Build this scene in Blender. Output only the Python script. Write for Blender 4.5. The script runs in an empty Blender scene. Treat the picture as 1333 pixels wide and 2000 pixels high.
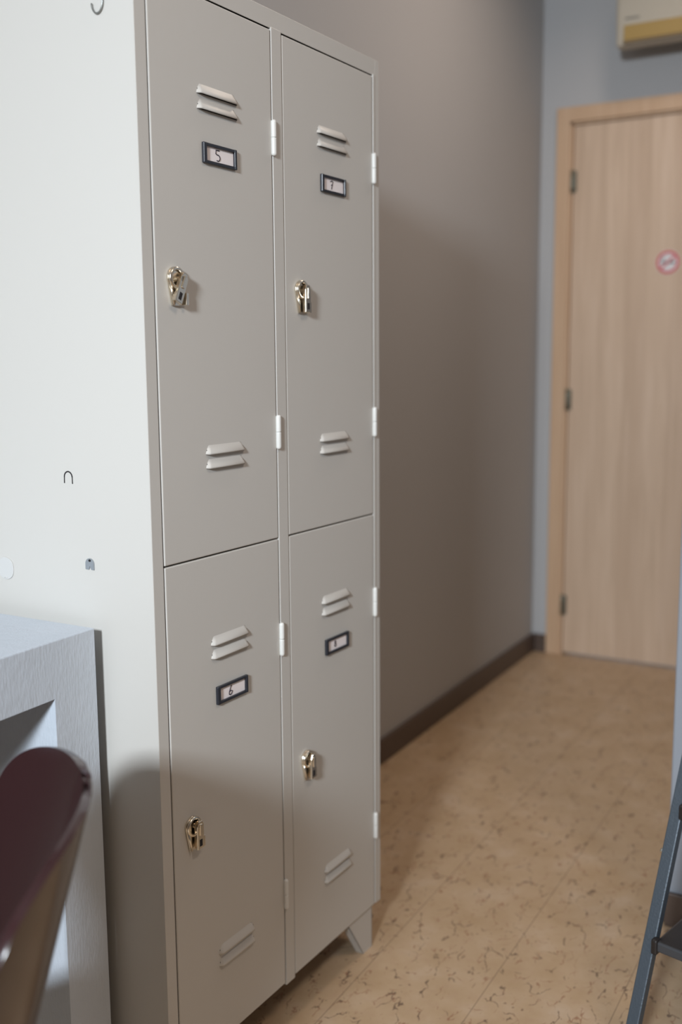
import bpy, bmesh, math, random
from mathutils import Vector, Matrix
random.seed(4)
S = bpy.context.scene
COL = S.collection

# ------------------------------------------------------------------ camera
YAW, PITCH, ROLL, FPX = 0.51393, -0.14543, -0.00766, 2007.93
fwd = Vector((math.cos(YAW)*math.cos(PITCH), math.sin(YAW)*math.cos(PITCH), math.sin(PITCH)))
r0 = Vector((math.sin(YAW), -math.cos(YAW), 0)); u0 = r0.cross(fwd)
rt = math.cos(ROLL)*r0 + math.sin(ROLL)*u0; up = -math.sin(ROLL)*r0 + math.cos(ROLL)*u0
cam = bpy.data.cameras.new('camera'); co = bpy.data.objects.new('camera', cam); COL.objects.link(co)
M4 = Matrix((rt, up, -fwd)).transposed().to_4x4(); M4.translation = Vector((-1.1601, -0.9460, 1.2360))
co.matrix_world = M4
cam.sensor_fit = 'HORIZONTAL'; cam.sensor_width = 36; cam.lens = 36*FPX/1333
cam.clip_start = 0.02
cam.dof.use_dof = True; cam.dof.focus_distance = 1.62; cam.dof.aperture_fstop = 3.2
S.camera = co
S.view_settings.view_transform = 'Standard'; S.view_settings.look = 'None'
S.view_settings.gamma = 1; S.view_settings.use_curve_mapping = False
S.view_settings.exposure = 0.0
S.cycles.use_denoising = True

# ------------------------------------------------------------------ light
w = bpy.data.worlds.new('world'); S.world = w; w.use_nodes = True
w.node_tree.nodes['Background'].inputs[0].default_value = (0.62, 0.72, 0.85, 1)
w.node_tree.nodes['Background'].inputs[1].default_value = 1.0

def area(name, loc, target, sx, sy, power, col, spread=180):
    l = bpy.data.lights.new(name, 'AREA'); l.shape = 'RECTANGLE'; l.size = sx; l.size_y = sy
    l.energy = power; l.color = col; l.spread = math.radians(spread)
    o = bpy.data.objects.new(name, l); COL.objects.link(o); o.location = loc
    o.rotation_euler = (Vector(target)-Vector(loc)).to_track_quat('-Z', 'Y').to_euler()
    return o
area('window_daylight', (-3.42, -0.94, 2.22), (0, 0.0, 1.0), 0.42, 0.42, 55, (0.83, 0.91, 0.98), 100)
area('room_ceiling_lamp', (-0.2, -1.7, 3.08), (-0.2, -1.7, 0), 0.5, 0.5, 18, (1.0, 0.80, 0.64))
area('corridor_fill_light', (1.9, -0.36, 3.08), (1.9, -0.36, 0), 0.30, 0.30, 9.0, (1.0, 0.82, 0.68), 135)  # added fill to keep the corridor evenly bright, no known lamp there

# ------------------------------------------------------------------ materials
def mat(name, col, rough=0.5, metal=0.0, coat=0.0, spec=None):
    m = bpy.data.materials.new(name); m.use_nodes = True
    b = m.node_tree.nodes['Principled BSDF']
    b.inputs['Base Color'].default_value = (*col, 1); b.inputs['Roughness'].default_value = rough
    b.inputs['Metallic'].default_value = metal; b.inputs['Coat Weight'].default_value = coat
    b.inputs['Coat Roughness'].default_value = 0.05
    if spec is not None: b.inputs['Specular IOR Level'].default_value = spec
    return m
def N(m, t, **k):
    n = m.node_tree.nodes.new(t)
    for a, v in k.items(): setattr(n, a, v)
    return n
def L(m, a, b): m.node_tree.links.new(a, b)
def coords(m, scale=(1, 1, 1)):
    tc = N(m, 'ShaderNodeTexCoord'); mp = N(m, 'ShaderNodeMapping'); mp.inputs['Scale'].default_value = scale
    L(m, tc.outputs['Object'], mp.inputs['Vector']); return mp.outputs['Vector']
def noise(m, vec, scale, detail=3, rough=0.5, dist=0):
    n = N(m, 'ShaderNodeTexNoise'); n.inputs['Scale'].default_value = scale; n.inputs['Detail'].default_value = detail
    n.inputs['Roughness'].default_value = rough; n.inputs['Distortion'].default_value = dist
    L(m, vec, n.inputs['Vector']); return n.outputs['Fac']
def ramp(m, fac, stops):
    r = N(m, 'ShaderNodeValToRGB'); e = r.color_ramp.elements
    while len(e) < len(stops): e.new(0.5)
    for x, (p, c) in zip(e, stops): x.position = p; x.color = (*c, 1) if len(c) == 3 else c
    L(m, fac, r.inputs['Fac']); return r.outputs['Color']
def mixc(m, fac, a, b):
    n = N(m, 'ShaderNodeMix', data_type='RGBA')
    if isinstance(fac, float): n.inputs[0].default_value = fac
    else: L(m, fac, n.inputs[0])
    for s, v in ((6, a), (7, b)):
        if isinstance(v, tuple): n.inputs[s].default_value = (*v, 1)
        else: L(m, v, n.inputs[s])
    return n.outputs[2]
def bump(m, h, strength=0.1, dist=0.002):
    b = N(m, 'ShaderNodeBump'); b.inputs['Strength'].default_value = strength; b.inputs['Distance'].default_value = dist
    L(m, h, b.inputs['Height']); L(m, b.outputs['Normal'], m.node_tree.nodes['Principled BSDF'].inputs['Normal'])
def base(m, c): L(m, c, m.node_tree.nodes['Principled BSDF'].inputs['Base Color'])
def math_(m, op, a, b=None):
    n = N(m, 'ShaderNodeMath', operation=op)
    for i, v in enumerate((a, b)):
        if v is None: continue
        if isinstance(v, (int, float)): n.inputs[i].default_value = v
        else: L(m, v, n.inputs[i])
    return n.outputs[0]

m_lock = mat('locker_paint', (0.56, 0.54, 0.505), 0.42)
bump(m_lock, noise(m_lock, coords(m_lock), 900, 2), 0.05, 0.0004)
m_hinge = mat('hinge_paint_sidelit', (0.70, 0.70, 0.675), 0.38)  # paler than the locker: side light on the barrels put into the colour
m_dark = mat('opening_shade', (0.012, 0.010, 0.012), 0.8)  # near-black stands in for the shade inside gaps, slots and holes
m_black = mat('label_black_plastic', (0.022, 0.024, 0.032), 0.32)
m_card = mat('card_paper', (0.86, 0.80, 0.80), 0.7)
m_ink = mat('ink', (0.02, 0.015, 0.03), 0.6)
m_nickel = mat('warm_nickel', (0.77, 0.70, 0.59), 0.22, 1.0)
m_steel = mat('hook_wire', (0.30, 0.31, 0.30), 0.35, 0.8)
m_clear = mat('clear_plate', (0.57, 0.565, 0.55), 0.36)

m_wall = mat('blue_grey_wall', (0.45, 0.44, 0.435), 0.75)
v = coords(m_wall); base(m_wall, mixc(m_wall, noise(m_wall, v, 3.0, 4), (0.44, 0.43, 0.425), (0.46, 0.45, 0.445)))
bump(m_wall, noise(m_wall, v, 220, 3), 0.12, 0.001)
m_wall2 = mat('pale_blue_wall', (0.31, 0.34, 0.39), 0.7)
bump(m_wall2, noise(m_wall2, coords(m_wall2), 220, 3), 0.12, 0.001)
m_wall3 = mat('grey_blue_end_wall', (0.45, 0.455, 0.465), 0.7)
bump(m_wall3, noise(m_wall3, coords(m_wall3), 220, 3), 0.12, 0.001)
m_ceil = mat('ceiling_white', (0.75, 0.74, 0.72), 0.8)
m_bb = mat('brown_skirting', (0.095, 0.066, 0.052), 0.45)

m_floor = mat('marbled_vinyl', (0.5, 0.4, 0.3), 0.42)
v = coords(m_floor)
c0 = ramp(m_floor, noise(m_floor, v, 9, 5, 0.6), [(0.3, (0.44, 0.305, 0.18)), (0.55, (0.50, 0.36, 0.23)), (0.75, (0.56, 0.43, 0.31))])
c1 = mixc(m_floor, math_(m_floor, 'MULTIPLY', ramp(m_floor, noise(m_floor, v, 45, 4, 0.6), [(0.5, (0, 0, 0)), (0.68, (1, 1, 1))]), 0.35), c0, (0.45, 0.30, 0.20))
# thin crack-like veins broken into short pieces
def veins(scale, off, wid, mscale, lo, hi):
    mp = N(m_floor, 'ShaderNodeMapping'); mp.inputs['Location'].default_value = (off, off*0.7, 0)
    mp.inputs['Scale'].default_value = (0.8, 1.25, 1); mp.inputs['Rotation'].default_value = (0, 0, off*.3)
    L(m_floor, v, mp.inputs['Vector'])
    nz = N(m_floor, 'ShaderNodeTexNoise'); nz.inputs['Scale'].default_value = 26; nz.inputs['Detail'].default_value = 3
    L(m_floor, mp.outputs['Vector'], nz.inputs['Vector'])
    va = N(m_floor, 'ShaderNodeVectorMath', operation='MULTIPLY_ADD'); va.inputs[1].default_value = (.09, .09, 0)
    L(m_floor, nz.outputs['Color'], va.inputs[0]); L(m_floor, mp.outputs['Vector'], va.inputs[2])
    vo = N(m_floor, 'ShaderNodeTexVoronoi', feature='DISTANCE_TO_EDGE'); vo.voronoi_dimensions = '2D'
    vo.inputs['Scale'].default_value = scale; L(m_floor, va.outputs[0], vo.inputs['Vector'])
    msk = ramp(m_floor, noise(m_floor, mp.outputs['Vector'], mscale, 2, 0.5), [(lo, (0, 0, 0)), (hi, (1, 1, 1))])
    wv = math_(m_floor, 'MULTIPLY', msk, wid)
    return math_(m_floor, 'LESS_THAN', vo.outputs['Distance'], wv)
c2 = mixc(m_floor, math_(m_floor, 'MULTIPLY', veins(16, 0.4, 0.028, 24, 0.505, 0.60), 0.8), c1, (0.12, 0.075, 0.05))
c3 = mixc(m_floor, math_(m_floor, 'MULTIPLY', veins(20, 2.3, 0.028, 28, 0.51, 0.61), 0.7), c2, (0.27, 0.12, 0.065))
c3b = mixc(m_floor, math_(m_floor, 'MULTIPLY', ramp(m_floor, noise(m_floor, v, 62, 2, 0.5), [(0.69, (0, 0, 0)), (0.73, (1, 1, 1))]), 0.8), c3, (0.16, 0.09, 0.06))
sx = N(m_floor, 'ShaderNodeSeparateXYZ'); L(m_floor, v, sx.inputs[0])
def seam(sock, pitch, off, wid):
    t = math_(m_floor, 'MODULO', math_(m_floor, 'ADD', sock, 20*pitch-off), pitch)
    e = math_(m_floor, 'ABSOLUTE', math_(m_floor, 'SUBTRACT', t, pitch/2))
    return math_(m_floor, 'GREATER_THAN', e, pitch/2-wid)
sm = math_(m_floor, 'ADD', seam(sx.outputs[1], 0.2425, -0.022, 0.0007), math_(m_floor, 'MULTIPLY', seam(sx.outputs[0], 0.97, 0.30, 0.0005), 0.5))
c4 = mixc(m_floor, math_(m_floor, 'MULTIPLY', sm, 0.7), c3b, (0.10, 0.065, 0.045))
base(m_floor, c4)

def wood(name, a, b, c, plank):
    m = mat(name, a, 0.45)
    tc = N(m, 'ShaderNodeTexCoord'); sp = N(m, 'ShaderNodeSeparateXYZ'); L(m, tc.outputs['Object'], sp.inputs[0])
    cb = N(m, 'ShaderNodeCombineXYZ')
    L(m, math_(m, 'FLOOR', math_(m, 'MULTIPLY', math_(m, 'ADD', sp.outputs[1], 5.0), 1/plank)), cb.inputs[0])
    wn = N(m, 'ShaderNodeTexWhiteNoise'); L(m, cb.outputs[0], wn.inputs['Vector'])
    mp = N(m, 'ShaderNodeMapping'); mp.inputs['Scale'].default_value = (10, 10, 0.5); L(m, tc.outputs['Object'], mp.inputs['Vector'])
    n1 = noise(m, mp.outputs['Vector'], 3.5, 6, 0.6, 0.6)
    col = ramp(m, n1, [(0.3, a), (0.5, b), (0.7, c)])
    col = mixc(m, math_(m, 'MULTIPLY', wn.outputs['Value'], 0.28), col, (a[0]*0.75, a[1]*0.68, a[2]*0.62))
    base(m, col); return m
m_door = wood('pale_wood_door', (0.57, 0.42, 0.30), (0.64, 0.48, 0.35), (0.70, 0.54, 0.41), 0.088)
m_jamb = wood('wood_jamb', (0.58, 0.39, 0.25), (0.62, 0.43, 0.28), (0.66, 0.47, 0.32), 0.6)
m_brass = mat('dark_hinge_metal', (0.20, 0.19, 0.15), 0.35, 0.8)
m_desk = mat('brushed_grey_paint', (0.53, 0.56, 0.60), 0.6)
v = coords(m_desk); base(m_desk, mixc(m_desk, noise(m_desk, v, 14, 5), (0.50, 0.555, 0.62), (0.56, 0.61, 0.68)))
bump(m_desk, math_(m_desk, 'ADD', noise(m_desk, v, 60, 4), noise(m_desk, coords(m_desk, (1, 1, 0.25)), 260, 3)), 0.35, 0.002)
m_chair = mat('gloss_burgundy', (0.032, 0.012, 0.013), 0.17, 0, 0.12)
m_chrome = mat('chrome', (0.75, 0.75, 0.76), 0.12, 1.0)
m_lad = mat('hammered_grey_steel', (0.075, 0.095, 0.118), 0.42, 0.3)
bump(m_lad, noise(m_lad, coords(m_lad), 260, 2), 0.5, 0.001)
m_tread = mat('black_rubber_tread', (0.018, 0.015, 0.015), 0.42)
m_treadedge = mat('tread_steel_lip', (0.07, 0.075, 0.085), 0.4, 0.3)
m_white = mat('screw_white', (0.9, 0.95, 0.92), 0.15, 0.9)
m_ac = mat('aged_cream_plastic', (0.46, 0.42, 0.345), 0.45)
m_acflap = mat('amber_flap', (0.37, 0.25, 0.08), 0.4)
m_acdark = mat('ac_slot', (0.20, 0.15, 0.09), 0.7)
m_red = mat('sticker_red', (0.60, 0.10, 0.11), 0.5)
m_stw = mat('sticker_white', (0.72, 0.70, 0.72), 0.5)
m_stk = mat('sticker_black', (0.08, 0.07, 0.08), 0.5)
m_win = mat('window_frame_white', (0.8, 0.8, 0.8), 0.4)

# ------------------------------------------------------------------ mesh helpers
class MB:
    def __init__(s): s.bm = bmesh.new(); s.mi = 0
    def _tag(s, faces):
        for f in faces: f.material_index = s.mi
    def box(s, lo, hi, bev=0.0, seg=2, rot=None, piv=None):
        g = bmesh.ops.create_cube(s.bm, size=1); vs = g['verts']
        c = [(a+b)/2 for a, b in zip(lo, hi)]; d = [abs(b-a) for a, b in zip(lo, hi)]
        for v in vs: v.co = Vector((v.co.x*d[0]+c[0], v.co.y*d[1]+c[1], v.co.z*d[2]+c[2]))
        fs = set(f for v in vs for f in v.link_faces)
        if bev > 0:
            es = list(set(e for v in vs for e in v.link_edges))
            r = bmesh.ops.bevel(s.bm, geom=es, offset=bev, segments=seg, profile=0.5, affect='EDGES')
            fs = set(f for f in fs if f.is_valid) | set(r['faces'])
            fs |= set(f for v in r['verts'] for f in v.link_faces)
            vs = list(set(v for f in fs for v in f.verts))
        if rot is not None:
            for v in vs: v.co = rot @ (v.co-Vector(piv)) + Vector(piv)
        s._tag(fs); return s
    def prism(s, pts, axis, a, b, bev=0.0, rot=None, piv=None):
        """pts: 2-D outline in the two axes left over; extruded along axis from a to b"""
        def mk(p, t):
            q = [0, 0, 0]; k = [i for i in range(3) if i != axis]; q[k[0]] = p[0]; q[k[1]] = p[1]; q[axis] = t
            q = Vector(q)
            return rot @ (q-Vector(piv)) + Vector(piv) if rot is not None else q
        A = [s.bm.verts.new(mk(p, a)) for p in pts]; B = [s.bm.verts.new(mk(p, b)) for p in pts]
        fs = [s.bm.faces.new(A), s.bm.faces.new(B[::-1])]
        n = len(pts)
        for i in range(n): fs.append(s.bm.faces.new([A[i], B[i], B[(i+1) % n], A[(i+1) % n]]))
        bmesh.ops.recalc_face_normals(s.bm, faces=fs)
        if bev > 0:
            es = [e for f in fs[:2] for e in f.edges]
            r = bmesh.ops.bevel(s.bm, geom=list(set(es)), offset=bev, segments=2, profile=0.5, affect='EDGES')
            fs = [f for f in fs if f.is_valid] + list(r['faces'])
        s._tag(fs); return s
    def tube(s, pts, r, n=10, closed=False, rads=None):
        pts = [Vector(p) for p in pts]; rings = []; prev = None
        for i, p in enumerate(pts):
            if closed: t = pts[(i+1) % len(pts)]-pts[i-1]
            else: t = pts[min(i+1, len(pts)-1)]-pts[max(i-1, 0)]
            t.normalize()
            if prev is None: a = t.orthogonal().normalized()
            else:
                a = prev-t*prev.dot(t); a = a.normalized() if a.length > 1e-6 else t.orthogonal().normalized()
            prev = a; b = t.cross(a); rr = rads[i] if rads else r
            rings.append([s.bm.verts.new(p+rr*(math.cos(2*math.pi*k/n)*a+math.sin(2*math.pi*k/n)*b)) for k in range(n)])
        fs = []
        m = len(rings)
        for i in range(m if closed else m-1):
            A, B = rings[i], rings[(i+1) % m]
            for k in range(n): fs.append(s.bm.faces.new([A[k], A[(k+1) % n], B[(k+1) % n], B[k]]))
        if not closed: fs += [s.bm.faces.new(rings[0][::-1]), s.bm.faces.new(rings[-1])]
        for f in fs: f.smooth = True
        s._tag(fs); return s
    def build(s, name, mats, parent=None, smooth=False):
        if not isinstance(mats, (list, tuple)): mats = [mats]
        me = bpy.data.meshes.new(name)
        bmesh.ops.recalc_face_normals(s.bm, faces=s.bm.faces[:])
        if smooth:
            for f in s.bm.faces: f.smooth = True
        s.bm.to_mesh(me); s.bm.free()
        for m in mats: me.materials.append(m)
        o = bpy.data.objects.new(name, me); COL.objects.link(o)
        if parent: o.parent = parent
        return o
def thing(name, label, cat, loc=(0, 0, 0), rz=0, group=None):
    o = bpy.data.objects.new(name, None); COL.objects.link(o); o.location = loc; o.rotation_euler = (0, 0, rz)
    o.empty_display_size = 0.1
    o['label'] = label; o['category'] = cat
    if group: o['group'] = group
    return o
def struct(o, label=None):
    o['kind'] = 'structure'
    if label: o['label'] = label
    return o

# ------------------------------------------------------------------ room
XL, XR, YF, YB, ZC = -3.45, 2.9805, -3.2, 0.4532, 3.10
struct(MB().box((XL-.1, YF-.1, -.06), (XR+.1, YB+.1, 0)).build('floor', m_floor))
struct(MB().box((XL-.1, YF-.1, ZC), (XR+.1, YB+.1, ZC+.06)).build('ceiling', m_ceil))
struct(MB().box((XL-.1, YB, 0), (XR, YB+.1, ZC)).build('wall_back', m_wall))
struct(MB().box((XL-.1, YF-.1, 0), (XR, YF, ZC)).build('wall_front', m_wall))
wy0, wy1, wz0, wz1 = -1.20, -0.68, 1.94, 2.50
mb = MB()
mb.box((XL-.1, YF, 0), (XL, YB, wz0)); mb.box((XL-.1, YF, wz1), (XL, YB, ZC))
mb.box((XL-.1, YF, wz0), (XL, wy0, wz1)); mb.box((XL-.1, wy1, wz0), (XL, YB, wz1))
struct(mb.build('wall_left', m_wall))
mb = MB()
for a, b in (((XL-.08, wy0, wz0), (XL-.02, wy0+.05, wz1)), ((XL-.08, wy1-.05, wz0), (XL-.02, wy1, wz1)),
             ((XL-.08, wy0+.05, wz0), (XL-.02, wy1-.05, wz0+.05)), ((XL-.08, wy0+.05, wz1-.05), (XL-.02, wy1-.05, wz1)),
             ((XL-.07, (wy0+wy1)/2-.02, wz0+.05), (XL-.03, (wy0+wy1)/2+.02, wz1-.05))): mb.box(a, b, .003)
struct(mb.build('window_1', m_win))

# door opening in the end wall
DY1, DZ = 0.337, 2.165         # clear opening edge and head
DY0 = DY1-0.86
mb = MB()
mb.box((XR, DY1, 0), (XR+.1, YB+.1, ZC)); mb.box((XR, YF-.1, 0), (XR+.1, DY0, ZC)); mb.box((XR, DY0, DZ), (XR+.1, DY1, ZC))
struct(mb.build('wall_end', m_wall3))
# casing
mb = MB()
cw = 0.052
mb.box((XR-.014, DY1-.004, 0), (XR, DY1+cw, DZ+cw), .003)
mb.box((XR-.014, DY0-cw, 0), (XR, DY0+.004, DZ+cw), .003)
mb.box((XR-.0145, DY0-cw, DZ-.004), (XR, DY1+cw, DZ+cw+.001), .003)
mb.box((XR-.004, DY1-.014, 0), (XR+.09, DY1, DZ)); mb.box((XR-.004, DY0, 0), (XR+.09, DY0+.014, DZ)); mb.box((XR-.004, DY0, DZ-.014), (XR+.09, DY1, DZ))
struct(mb.build('trim_1', m_jamb), 'pale wooden door casing')
door = MB().box((XR+.004, DY0+.016, .010), (XR+.044, DY1-.016, DZ-.016), .002).build('door_1', m_door)
struct(door, 'closed pale wood-veneer door at the end of the corridor')
for z in (1.935, 1.075, 0.215):
    mb = MB(); mb.tube([(XR-.003, DY1-.015, z-.045+t) for t in (0, .002, .03, .06, .088, .09)], .008, 10, rads=[.004, .008, .008, .008, .008, .004])
    mb.box((XR-.001, DY1-.030, z-.04), (XR+.0035, DY1-.012, z+.04))
    h = mb.build('hinge', m_brass, door); h['label'] = 'small dark metal door hinge'
mb = MB(); mb.box((XR-.004, DY0+.05, 1.0), (XR+.004, DY0+.09, 1.22), .002); mb.tube([(XR-.003, DY0+.07, 1.13), (XR-.05, DY0+.07, 1.13), (XR-.055, DY0+.08, 1.13), (XR-.055, DY0+.19, 1.13)], .009)
mb.build('handle', m_brass, door)
# round no-smoking sticker
def disc(cx, cy, cz, r0_, r1_, x0, x1, mb, n=40):
    for i in range(n):
        a0, a1 = 2*math.pi*i/n, 2*math.pi*(i+1)/n
        P = [(cy+r*math.cos(a), cz+r*math.sin(a)) for r, a in ((r0_, a0), (r1_, a0), (r1_, a1), (r0_, a1))]
        if r0_ == 0: P = P[1:]
        mb.prism(P, 0, x0, x1)
mb = MB(); sy, sz = -0.058, 1.6035
disc(0, sy, sz, 0, .046, XR+.0030, XR+.0042, mb)
mb.mi = 1; disc(0, sy, sz, .033, .044, XR+.0024, XR+.0031, mb)
R_ = Matrix.Rotation(math.radians(48), 3, 'X')
mb.box((XR+.0020, sy-.0036, sz-.035), (XR+.0026, sy+.0036, sz+.035), rot=R_, piv=(XR, sy, sz))
mb.mi = 2; mb.box((XR+.0023, sy-.026, sz-.004), (XR+.0029, sy+.018, sz+.003)); mb.box((XR+.0023, sy+.020, sz-.004), (XR+.0029, sy+.025, sz+.003))
mb.tube([(XR+.0026, sy+.022, sz+.006), (XR+.0026, sy+.017, sz+.010), (XR+.0026, sy+.022, sz+.015), (XR+.0026, sy+.016, sz+.021)], .0015, 6)
st = mb.build('no_smoking_sticker', [m_stw, m_red, m_stk], door); st['label'] = 'round white no-smoking sticker with red ring and bar'

# partition on the right of the corridor mouth
PX, PY = 1.035, -0.5236
struct(MB().box((PX, YF, 0), (XR-.001, PY, ZC), .004).build('wall_right', m_wall2))
BH = 0.078
struct(MB().box((1.0, YB-.013, 0), (XR-.001, YB, BH), .003).build('baseboard_back', m_bb))
struct(MB().box((XR-.013, DY1+cw+.001, 0), (XR, YB-.014, BH), .003).build('baseboard_end', m_bb))
struct(MB().box((PX-.012, YF, 0), (PX, PY, BH), .003).build('baseboard_right', m_bb))
struct(MB().box((PX, PY, 0), (XR-.02, PY+.012, BH), .003).build('baseboard_partition', m_bb))

# ------------------------------------------------------------------ locker
PHI = 0.0435; W = 0.6748; ZB, ZT, ZS = 0.0935, 1.801, 0.9325; DEP = 0.410
lk = thing('locker', 'tall light grey metal locker with four numbered doors, standing against the wall', 'locker',
           (W-W*math.cos(PHI), W*math.sin(PHI), 0), -PHI)
b = MB()
b.box((0, 0, ZB), (.0231, .0015, ZT), .0007)                       # left front strip
b.box((0, 0.0005, ZB), (.0012, DEP, ZT))                           # left side sheet
b.box((W-.0012, 0.0005, ZB), (W, DEP, ZT))                         # right side sheet
b.box((.0012, DEP-.0012, ZB), (W-.0012, DEP, ZT))                  # back
b.box((.0005, .0005, ZT-.0012), (W-.0005, DEP, ZT))                # top
b.box((.0231, 0.0002, 1.7715), (W, .0015, ZT), .0006)              # head rail
b.box((.0012, .022, ZB+.004), (W-.0012, DEP-.001, ZB+.006))        # bottom
b.box((.3215, -.0012, ZB-.003), (.3495, .016, 1.7735), .0008)      # centre post
b.box((.6515, -.0010, ZB+.002), (.6585, .016, 1.7735), .0008)      # right lip
b.box((.6600, 0, ZB), (W, .0015, ZT), .0007)                       # right strip
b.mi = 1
b.box((.0228, .0155, ZB+.006), (.6610, .0185, 1.7735))              # added near-black sheet, paints the shade in the door gaps
b.mi = 0
b.build('cabinet_body', [m_lock, m_dark], lk)

def hasp(parent, cx, cz, tilt):
    m = MB(); k = 24
    out = [(cx-.003+.0165*math.cos(a), cz+.0115+.0165*math.sin(a)) for a in [math.radians(-25+230*i/k) for i in range(k+1)]]
    out += [(cx-.0105, cz-.0285), (cx+.0135, cz-.0285)]
    m.prism(out, 1, -.0045, -.0008, .0008)
    m.tube([(cx-.003+.0138*math.cos(a), -.0065, cz+.0115+.0138*math.sin(a)) for a in [2*math.pi*i/28 for i in range(28)]], .0028, 8, closed=True)
    m.tube([(cx-.0155, -.0055, cz+.004), (cx-.0125, -.0055, cz-.012), (cx-.0095, -.0055, cz-.027)], .0020, 8)
    m.box((cx+.011, -.012, cz-.0275), (cx+.0175, -.001, cz-.009), .001)
    rot = Matrix.Rotation(math.radians(tilt), 3, 'Y'); pv = (cx+.003, 0, cz+.004)
    bar = [(cx-.0045, cz-.0265), (cx+.0115, cz-.0265), (cx+.0115, cz+.012), (cx+.0075, cz+.0195), (cx-.001, cz+.0195), (cx-.0045, cz+.012)]
    m.prism(bar, 1, -.0145, -.0075, .0010, rot=rot, piv=pv)
    m.box((cx+.0005, -.0165, cz-.004), (cx+.0065, -.0140, cz+.015), .0008, rot=rot, piv=pv)
    m.tube([(cx+.003, -.0145, cz+.010), (cx+.003, -.004, cz+.010)], .0045, 12)
    m.mi = 1
    m.box((cx+.0005, -.0149, cz-.022), (cx+.0065, -.0140, cz-.011), rot=rot, piv=pv)  # dark inset paints the shade inside the latch slot
    o = m.build('hasp', [m_nickel, m_dark], parent)
    o['label'] = 'padlock hasp of warm shiny nickel' + (', its latch turned aslant' if tilt else '')
def label_holder(parent, x0, z0, strokes, sc):
    x1, z1 = x0+.081, z0+.0305
    m = MB()
    m.box((x0, -.0062, z0), (x0+.0075, -.0008, z1), .0012); m.box((x1-.0055, -.0062, z0), (x1, -.0008, z1), .0012)
    m.box((x0+.003, -.0056, z1-.0048), (x1-.003, -.0008, z1-.0002), .0008); m.box((x0+.003, -.0056, z0+.0002), (x1-.003, -.0008, z0+.0048), .0008)
    m.build('label_holder', m_black, parent)['label'] = 'black plastic label frame'
    c = MB(); c.box((x0+.005, -.0022, z0+.003), (x1-.004, -.0009, z1-.003))
    c.mi = 1; H = .0155*sc; Wd = .0112*sc; ox = x0+.031; oz = z0+.0075+(.0155-H)/2
    for stx in strokes: c.tube([(ox+a*Wd, -.0024, oz+bb*H) for a, bb in stx], .0008, 6)
    c.build('name_card', [m_card, m_ink], parent)['label'] = 'white card with a handwritten number'
def arc(cx, cz, rx, rz, a0, a1, n=12): return [(cx+rx*math.cos(math.radians(a0+(a1-a0)*i/n)), cz+rz*math.sin(math.radians(a0+(a1-a0)*i/n))) for i in range(n+1)]
G5 = [[(.85, 1), (.12, 1), (.08, .66), (.35, .58)] + arc(.5, .29, .48, .29, 75, -120)]
G7 = [[(.05, .90), (.45, 1), (.9, .98), (.65, .6), (.42, 0)], [(.3, .5), (.8, .55)]]
G6 = [[(.75, 1), (.48, .75), (.2, .35), (.16, .1), (.4, 0), (.7, .08), (.95, .36), (.62, .46), (.26, .38)]]
G8 = [arc(.5, .27, .36, .27, 90, 450, 18), arc(.5, .77, .27, .23, -90, 270, 16)]
def louvre(m, x0, x1, zl):
    """pressed-out slat: springs from the sheet at the top, lip at zl"""
    h, d, e = .0145, .0062, .0065
    bm = m.bm; n = 6; rows = []
    for i in range(n+1):
        t = i/n; y = -.0008-d*math.sin(t*math.pi/2)**1.2; z = zl+h*(1-t)
        ins = e*(1-t)**1.5*1.1
        rows.append([bm.verts.new((x0+ins, -.0008, z)), bm.verts.new((x0+ins+e*.35+.001, -.0008+(y+.0008)*.75, z)), bm.verts.new((x0+ins+e, y, z)),
                     bm.verts.new((x1-ins-e, y, z)), bm.verts.new((x1-ins-e*.35-.001, -.0008+(y+.0008)*.75, z)), bm.verts.new((x1-ins, -.0008, z))])
    for a, b2 in zip(rows, rows[1:]):
        for k in range(5):
            f = bm.faces.new([a[k], a[k+1], b2[k+1], b2[k]]); f.smooth = True; f.material_index = m.mi
    # lip thickness returning inwards
    back = [bm.verts.new((v_.co.x, min(v_.co.y+.0012, -.0008), v_.co.z+.0003)) for v_ in rows[-1]]
    for k in range(5):
        f = bm.faces.new([rows[-1][k], rows[-1][k+1], back[k+1], back[k]]); f.material_index = m.mi
    m.mi = 1; m.box((x0+.002, -.0013, zl+.0004), (x1-.002, -.0006, zl+.0075)); m.mi = 0  # near-black strip under the lip paints the shaded opening
def hinge(parent, x, z0, z1):
    m = MB(); zm = (z0+z1)/2; r = .0047
    for a, c in ((z0, zm-.0004), (zm+.0004, z1)):
        m.tube([(x, -.0030, a+t*(c-a)) for t in (0, .06, .15, .85, .94, 1)], r, 14, rads=[r*.72, r*.95, r, r, r*.95, r*.72] if False else ([r*.6, r*.92, r, r, r, r*.98] if a == z0 else [r*.98, r, r, r, r*.92, r*.6]))
    m.box((x-.0035, -.0030, z0+.004), (x+.0035, .001, z1-.004))
    m.tube([(x, -.003, zm-.001), (x, -.003, zm+.001)], r*.8, 10)
    m.build('hinge', m_hinge, parent)['label'] = 'barrel hinge, whitish from side light put into its colour'
def locker_door(x0, x1, z0, z1, ltop, llow, lab, glyph, sc, hx, hz, tilt, hinges, num):
    d = MB(); d.box((x0, -.0008, z0), (x1, .016, z1), .0018, 3)
    o = d.build('door', m_lock, lk); o['label'] = 'locker door with number %s' % num
    lx0 = x0+.1025; lx1 = lx0+.0975
    for zz in (ltop, llow):
        m = MB(); louvre(m, lx0, lx1, zz+.022); louvre(m, lx0, lx1, zz)
        m.build('louvre_vent', [m_lock, m_dark], o)
    label_holder(o, x0+.1115, lab, glyph, sc)
    hasp(o, hx, hz, tilt)
    for a, c in hinges: hinge(o, x1+.0028, a, c)
    return o
XA0, XA1, XB0, XB1 = .0258, .3190, .3522, .6480
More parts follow.
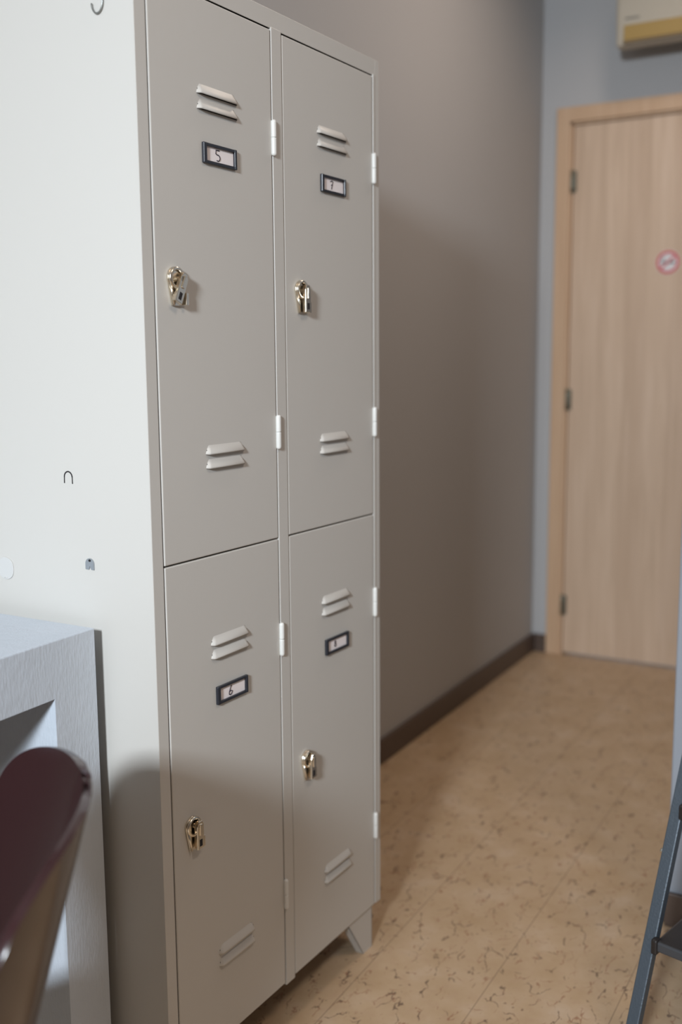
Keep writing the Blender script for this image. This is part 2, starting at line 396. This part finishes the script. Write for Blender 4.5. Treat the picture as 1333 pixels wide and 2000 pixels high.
TOPV = [(1.572, 1.629), (1.088, 1.146)]; LOWV = [(.722, .782), (.243, .300)]
locker_door(XA0, XA1, ZS+.0013, 1.7690, 1.6100, 1.0715, 1.5335, G5, 1.0, .0685, 1.3475, 24, TOPV, '5')
locker_door(XB0, XB1, ZS+.0013, 1.7690, 1.6100, 1.0690, 1.5340, G7, .92, .3985, 1.3480, 0, TOPV, '7')
locker_door(XA0, XA1, ZB+.0020, ZS-.0013, .7640, .2310, .6855, G6, 1.0, .0710, .4950, 0, LOWV, '6')
locker_door(XB0, XB1, ZB+.0020, ZS-.0013, .7650, .2300, .6860, G8, .72, .3985, .4945, 0, LOWV, '8')
# feet: folded sheet-steel, tapered
def foot(x0, xs, y0, ys):
    """x0,y0 outer corner; xs,ys = +1/-1 inward"""
    m = MB(); wt, wb, t, H_ = .100, .036, .0022, ZB+.004
    def P(x): return x0+xs*x
    m.prism([(P(0), 0), (P(wb), 0), (P(wt), H_), (P(0), H_)], 1, y0, y0+ys*t)
    m.prism([(y0, 0), (y0+ys*wb, 0), (y0+ys*wt, H_), (y0, H_)], 0, P(0), P(t))
    # folded flange along the slanting edge of the front plate
    a = [(P(wb), y0, 0), (P(wt), y0, H_), (P(wt), y0+ys*.018, H_), (P(wb), y0+ys*.018, 0)]
    q = [m.bm.verts.new(p) for p in a] + [m.bm.verts.new((p[0]-xs*t, p[1], p[2])) for p in a]
    for f in ((0, 1, 2, 3), (7, 6, 5, 4), (0, 4, 5, 1), (1, 5, 6, 2), (2, 6, 7, 3), (3, 7, 4, 0)): m.bm.faces.new([q[i] for i in f])
    m.build('foot', m_lock, lk)
foot(W-.030, -1, .004, 1); foot(.030, 1, .004, 1); foot(W-.030, -1, DEP-.006, -1); foot(.030, 1, DEP-.006, -1)
# punched details in the left side
m = MB(); m.tube([(-.0001, .1675+.0085*math.cos(a), 1.0625+.0085*math.sin(a)) for a in [math.radians(180*i/14) for i in range(15)]], .0011, 6)  # dark tube stands in for the shade in a slit of the sheet
m.tube([(-.0001, .176, 1.0625), (-.0001, .1763, 1.0530)], .0010, 6); m.tube([(-.0001, .159, 1.0625), (-.0001, .1588, 1.0525)], .0010, 6)
m.build('punched_slot', m_dark, lk)['label'] = 'arch-shaped slot in the side panel, its shade drawn as a dark line'
m = MB(); k = 14
m.prism([(.128+.0088*math.cos(math.radians(180*i/k)), .930+.0088*math.sin(math.radians(180*i/k))) for i in range(k+1)] + [(.1192, .9212), (.1250, .9212), (.1275, .927), (.1300, .9212), (.1368, .9212)], 0, -.0022, 0)
m.mi = 1; m.prism([(.1272+.0026*math.cos(2*math.pi*i/12), .9355+.0020*math.sin(2*math.pi*i/12)) for i in range(12)], 0, -.0026, -.0018)  # near-black disc paints the shade in the tab's hole
m.build('punched_tab', [mat('bare_tab', (0.36, 0.39, 0.42), 0.3, 0.5), m_dark], lk)['label'] = 'small arched metal tab with a hole in the side panel'
m = MB(); k = 32
m.prism([(.3215+.0185*math.cos(2*math.pi*i/k)*(1 if abs(math.cos(2*math.pi*i/k)) > 0 else 1), .904+.0185*math.copysign(abs(math.sin(2*math.pi*i/k))**.8, math.sin(2*math.pi*i/k))) for i in range(k)], 0, -.0016, 0, .0005)
m.tube([(-.0018, .318, .8885), (-.0018, .324, .8880)], .0008, 6)
m.build('hook_plate', m_clear, lk)['label'] = 'clear rounded adhesive plate on the side panel'

# wire hook over the top edge of the locker
hk = thing('wire_hook', 'thin dark wire hook hanging down the white locker side, near the top edge', 'hook', lk.location, -PHI)
pts = [(.020, .0545, ZT+.0022), (.004, .0545, ZT+.0022), (-.0025, .0545, ZT-.001), (-.0028, .0545, ZT-.012), (-.0028, .0545, 1.745)]
pts += [(-.0028, .0545+.0105*(1-math.cos(math.radians(t))), 1.735-.0150*math.sin(math.radians(t))) for t in range(0, 166, 15)]
pts += [(-.0028, .0753, 1.7345)]
MB().tube(pts, .00125, 8).build('wire', m_steel, hk)

# ------------------------------------------------------------------ desk
dk = thing('console_desk', 'pale blue-grey painted slab desk with thick top and sides beside the locker', 'desk', (-.60, .13, 0))
dx0, dx1, dy0, dy1, dzt, dth = -1.14, -.0205, .1308, .4500, .838, .0870
def part(mb_, name, m_, par):
    o = mb_.build(name, m_, par); o.matrix_parent_inverse = Matrix.Translation(-Vector(par.location)); return o
def rough_box(lo, hi, n):
    mb_ = MB(); mb_.box(lo, hi); return mb_
mb = MB(); mb.box((dx0, dy0, dzt-dth), (dx1, dy1, dzt))
bmesh.ops.bevel(mb.bm, geom=[e for e in mb.bm.edges if all(v_.co.z > dzt-.001 for v_ in e.verts)], offset=.002, segments=2, profile=.5, affect='EDGES')
part(mb, 'tabletop', m_desk, dk)
part(rough_box((dx1-.0865, dy0, 0), (dx1, dy1, dzt-dth), 1), 'side_panel', m_desk, dk)
part(rough_box((dx0, dy0, 0), (dx0+.0865, dy1, dzt-dth), 1), 'side_panel', m_desk, dk)

# ------------------------------------------------------------------ chair
ch = thing('shell_chair', 'glossy dark burgundy shell chair with rounded back, drawn up to the pale desk', 'chair', (-.424, -.114, 0), .814)
TILT, WMAX, HB, WAI, CUR, TZ, EX = .265, .223, .585, .177, 1.6, .784, 3.2
rows = []   # (y, z, halfwidth, curvature)
n = 70
for i in range(n, -1, -1):
    a_ = i/n
    s_ = HB*a_/.5 if a_ < .5 else HB+(1-HB)*math.sin((a_-.5)/.5*math.pi/2)
    s_ = min(s_, .99999)
    z = .47+(TZ-.47)*s_; y = -(z-.47)*math.tan(TILT)
    if s_ < HB: t = s_/HB; wd = WAI+(WMAX-WAI)*(3*t*t-2*t**3)
    else: t = (s_-HB)/(1-HB); wd = WMAX*max(0, 1-t**EX)**(1/EX)
    rows.append((y, z, max(wd, .002), CUR))
for i in range(1, 13):      # bend into the seat
    t = i/12; a = t*math.radians(90-math.degrees(TILT)*0-0)
    y = .085*math.sin(a)*1.0+.02*t; z = .47-.045*(1-math.cos(a))*1.0-.022*math.sin(a)
    y = .105*(1-math.cos(a)); z = .47-.048*math.sin(a)
    rows.append((y, z, WAI+(.200-WAI)*t*t, CUR*(1-t)+.25*t))
for i in range(1, 21):
    t = i/20; y = .105+.33*t; z = .422+.012*math.sin(t*2.2)-.02*max(0, t-.8)*2
    wd = .200+.013*math.sin(min(t/.55, 1)*math.pi/2)
    if t > .8: wd = (.213)*max(0.02, 1-((t-.8)/.2)**2.6*.9)**.5
    rows.append((y, z, wd, .25))
mb = MB(); K = 20; grid = []
for r_i, (y, z, wd, cu) in enumerate(rows):
    R2 = []
    for j in range(-K, K+1):
        u = wd*math.sin(j/K*math.pi/2)
        isback = r_i <= n
        seatf = 0 if isback else min(1, (r_i-n)/12)
        yy = y+cu*u*u*(1-seatf); zz = z+cu*u*u*seatf
        R2.append(mb.bm.verts.new((u, yy, zz)))
    grid.append(R2)
for A_, B_ in zip(grid, grid[1:]):
    for j in range(2*K): mb.bm.faces.new([A_[j], A_[j+1], B_[j+1], B_[j]])
sh = mb.build('seat_shell', m_chair, ch, smooth=True)
so = sh.modifiers.new('solid', 'SOLIDIFY'); so.thickness = .010; so.offset = 0
bv = sh.modifiers.new('bevel', 'BEVEL'); bv.width = .003; bv.segments = 3; bv.limit_method = 'ANGLE'; bv.angle_limit = math.radians(50)
mb = MB(); mb.box((-.09, .16, .398), (.09, .34, .418), .006); mb.build('seat_mount', m_chrome, ch)
for sx_, fy in ((-1, .02), (1, .02), (-1, .46), (1, .46)):
    yy = .19 if fy < .2 else .31
    MB().tube([(sx_*.02, yy, .405), (sx_*.12, yy+(fy-yy)*.45, .400), (sx_*.155, yy+(fy-yy)*.6, .385), (sx_*.175, yy+(fy-yy)*.68, .35), (sx_*.225, fy, .004)], .007, 12).build('leg', m_chrome, ch)

# ------------------------------------------------------------------ step ladder
az = math.radians(-14)
# local frame: +x = climbing direction, -y = to the right along the treads
ld = thing('step_ladder', 'folding dark steel step ladder with black treads in the lower right corner', 'ladder', (.5628, -.599, 0), az)
SL = .405
def sx_at(z): return SL*(z-.23)+.006
TW = .36; RW = .022; RD = .020
def rail(y0):
    m = MB()
    lo, hi = 0.0, .86
    x_lo, x_hi = sx_at(lo), sx_at(hi)
    q = [m.bm.verts.new(p) for p in ((x_lo, y0, lo), (x_lo+RD, y0, lo), (x_lo+RD, y0+RW, lo), (x_lo, y0+RW, lo),
                                     (x_hi, y0, hi), (x_hi+RD, y0, hi), (x_hi+RD, y0+RW, hi), (x_hi, y0+RW, hi))]
    for f in ((0, 1, 2, 3), (4, 5, 6, 7), (0, 1, 5, 4), (1, 2, 6, 5), (2, 3, 7, 6), (3, 0, 4, 7)): m.bm.faces.new([q[i] for i in f])
    bmesh.ops.bevel(m.bm, geom=m.bm.edges[:], offset=.002, segments=2, profile=.5, affect='EDGES')
    m.build('rail', m_lad, ld)
rail(0.002); rail(-TW-.024)
for zt in (.23, .448, .666):
    x = sx_at(zt)-.008
    m = MB(); m.box((x, -TW, zt-.020), (x+.17, .0, zt-.002), .003)
    m.mi = 1; m.box((x+.004, -TW+.004, zt-.006), (x+.166, -.004, zt), .002)
    m.mi = 2; m.box((x-.004, -.0055, zt-.026), (x+.012, .006, zt+.002), .003); m.box((x-.004, -TW-.006, zt-.026), (x+.012, -TW+.0055, zt+.002), .003)
    m.build('tread', [m_treadedge, m_tread, m_tread], ld)
for y0 in (-.030, -TW+.012):
    m = MB(); a = (sx_at(.70)+.05, .70); c = (.47, 0)
    q = [m.bm.verts.new(p) for p in ((c[0], y0, 0), (c[0]+.018, y0, 0), (c[0]+.018, y0+.018, 0), (c[0], y0+.018, 0),
                                     (a[0], y0, a[1]), (a[0]+.018, y0, a[1]), (a[0]+.018, y0+.018, a[1]), (a[0], y0+.018, a[1]))]
    for f in ((0, 1, 2, 3), (4, 5, 6, 7), (0, 1, 5, 4), (1, 2, 6, 5), (2, 3, 7, 6), (3, 0, 4, 7)): m.bm.faces.new([q[i] for i in f])
    m.build('rear_leg', m_lad, ld)
m = MB(); zz = .362; m.tube([(sx_at(zz)+RD*.5, .023, zz), (sx_at(zz)+RD*.5, .0285, zz)], .0045, 12); m.build('rivet', m_white, ld)

# ------------------------------------------------------------------ air conditioner
ac = thing('air_conditioner', 'aged cream wall-mounted air conditioner above the wooden door', 'air conditioner', (XR, -.3, 2.36))
AX = XR-.20; ay1, ay0 = .118, -.70; az0, az1 = 2.352, 2.63
prof = [(XR, az0+.062), (XR-.03, az0+.060), (AX+.048, az0+.008), (AX+.012, az0+.014), (AX+.003, az0+.10), (AX, az0+.16), (AX+.012, az1-.02), (AX+.04, az1), (XR, az1)]
m = MB(); m.prism([(p[0], p[1]) for p in prof], 1, ay0, ay1, .016)
part(m, 'casing', m_ac, ac)
m = MB(); m.box((AX-.002, ay0+.03, az0+.026), (AX+.02, ay1-.032, az0+.080), .003)
part(m, 'air_flap', m_acflap, ac)['label'] = 'amber yellowed air flap'
m = MB(); m.box((AX-.0005, ay0+.028, az0+.016), (AX+.03, ay1-.030, az0+.026), .002)
part(m, 'outlet_slot', m_acdark, ac)
m = MB()
for i in range(7): m.box((AX-.0015, ay1-.036-i*.0075-.0055, az0+.101), (AX+.006, ay1-.036-i*.0075, az0+.1065))
part(m, 'lettering', mat('grey_print', (.27, .25, .22), .6), ac)
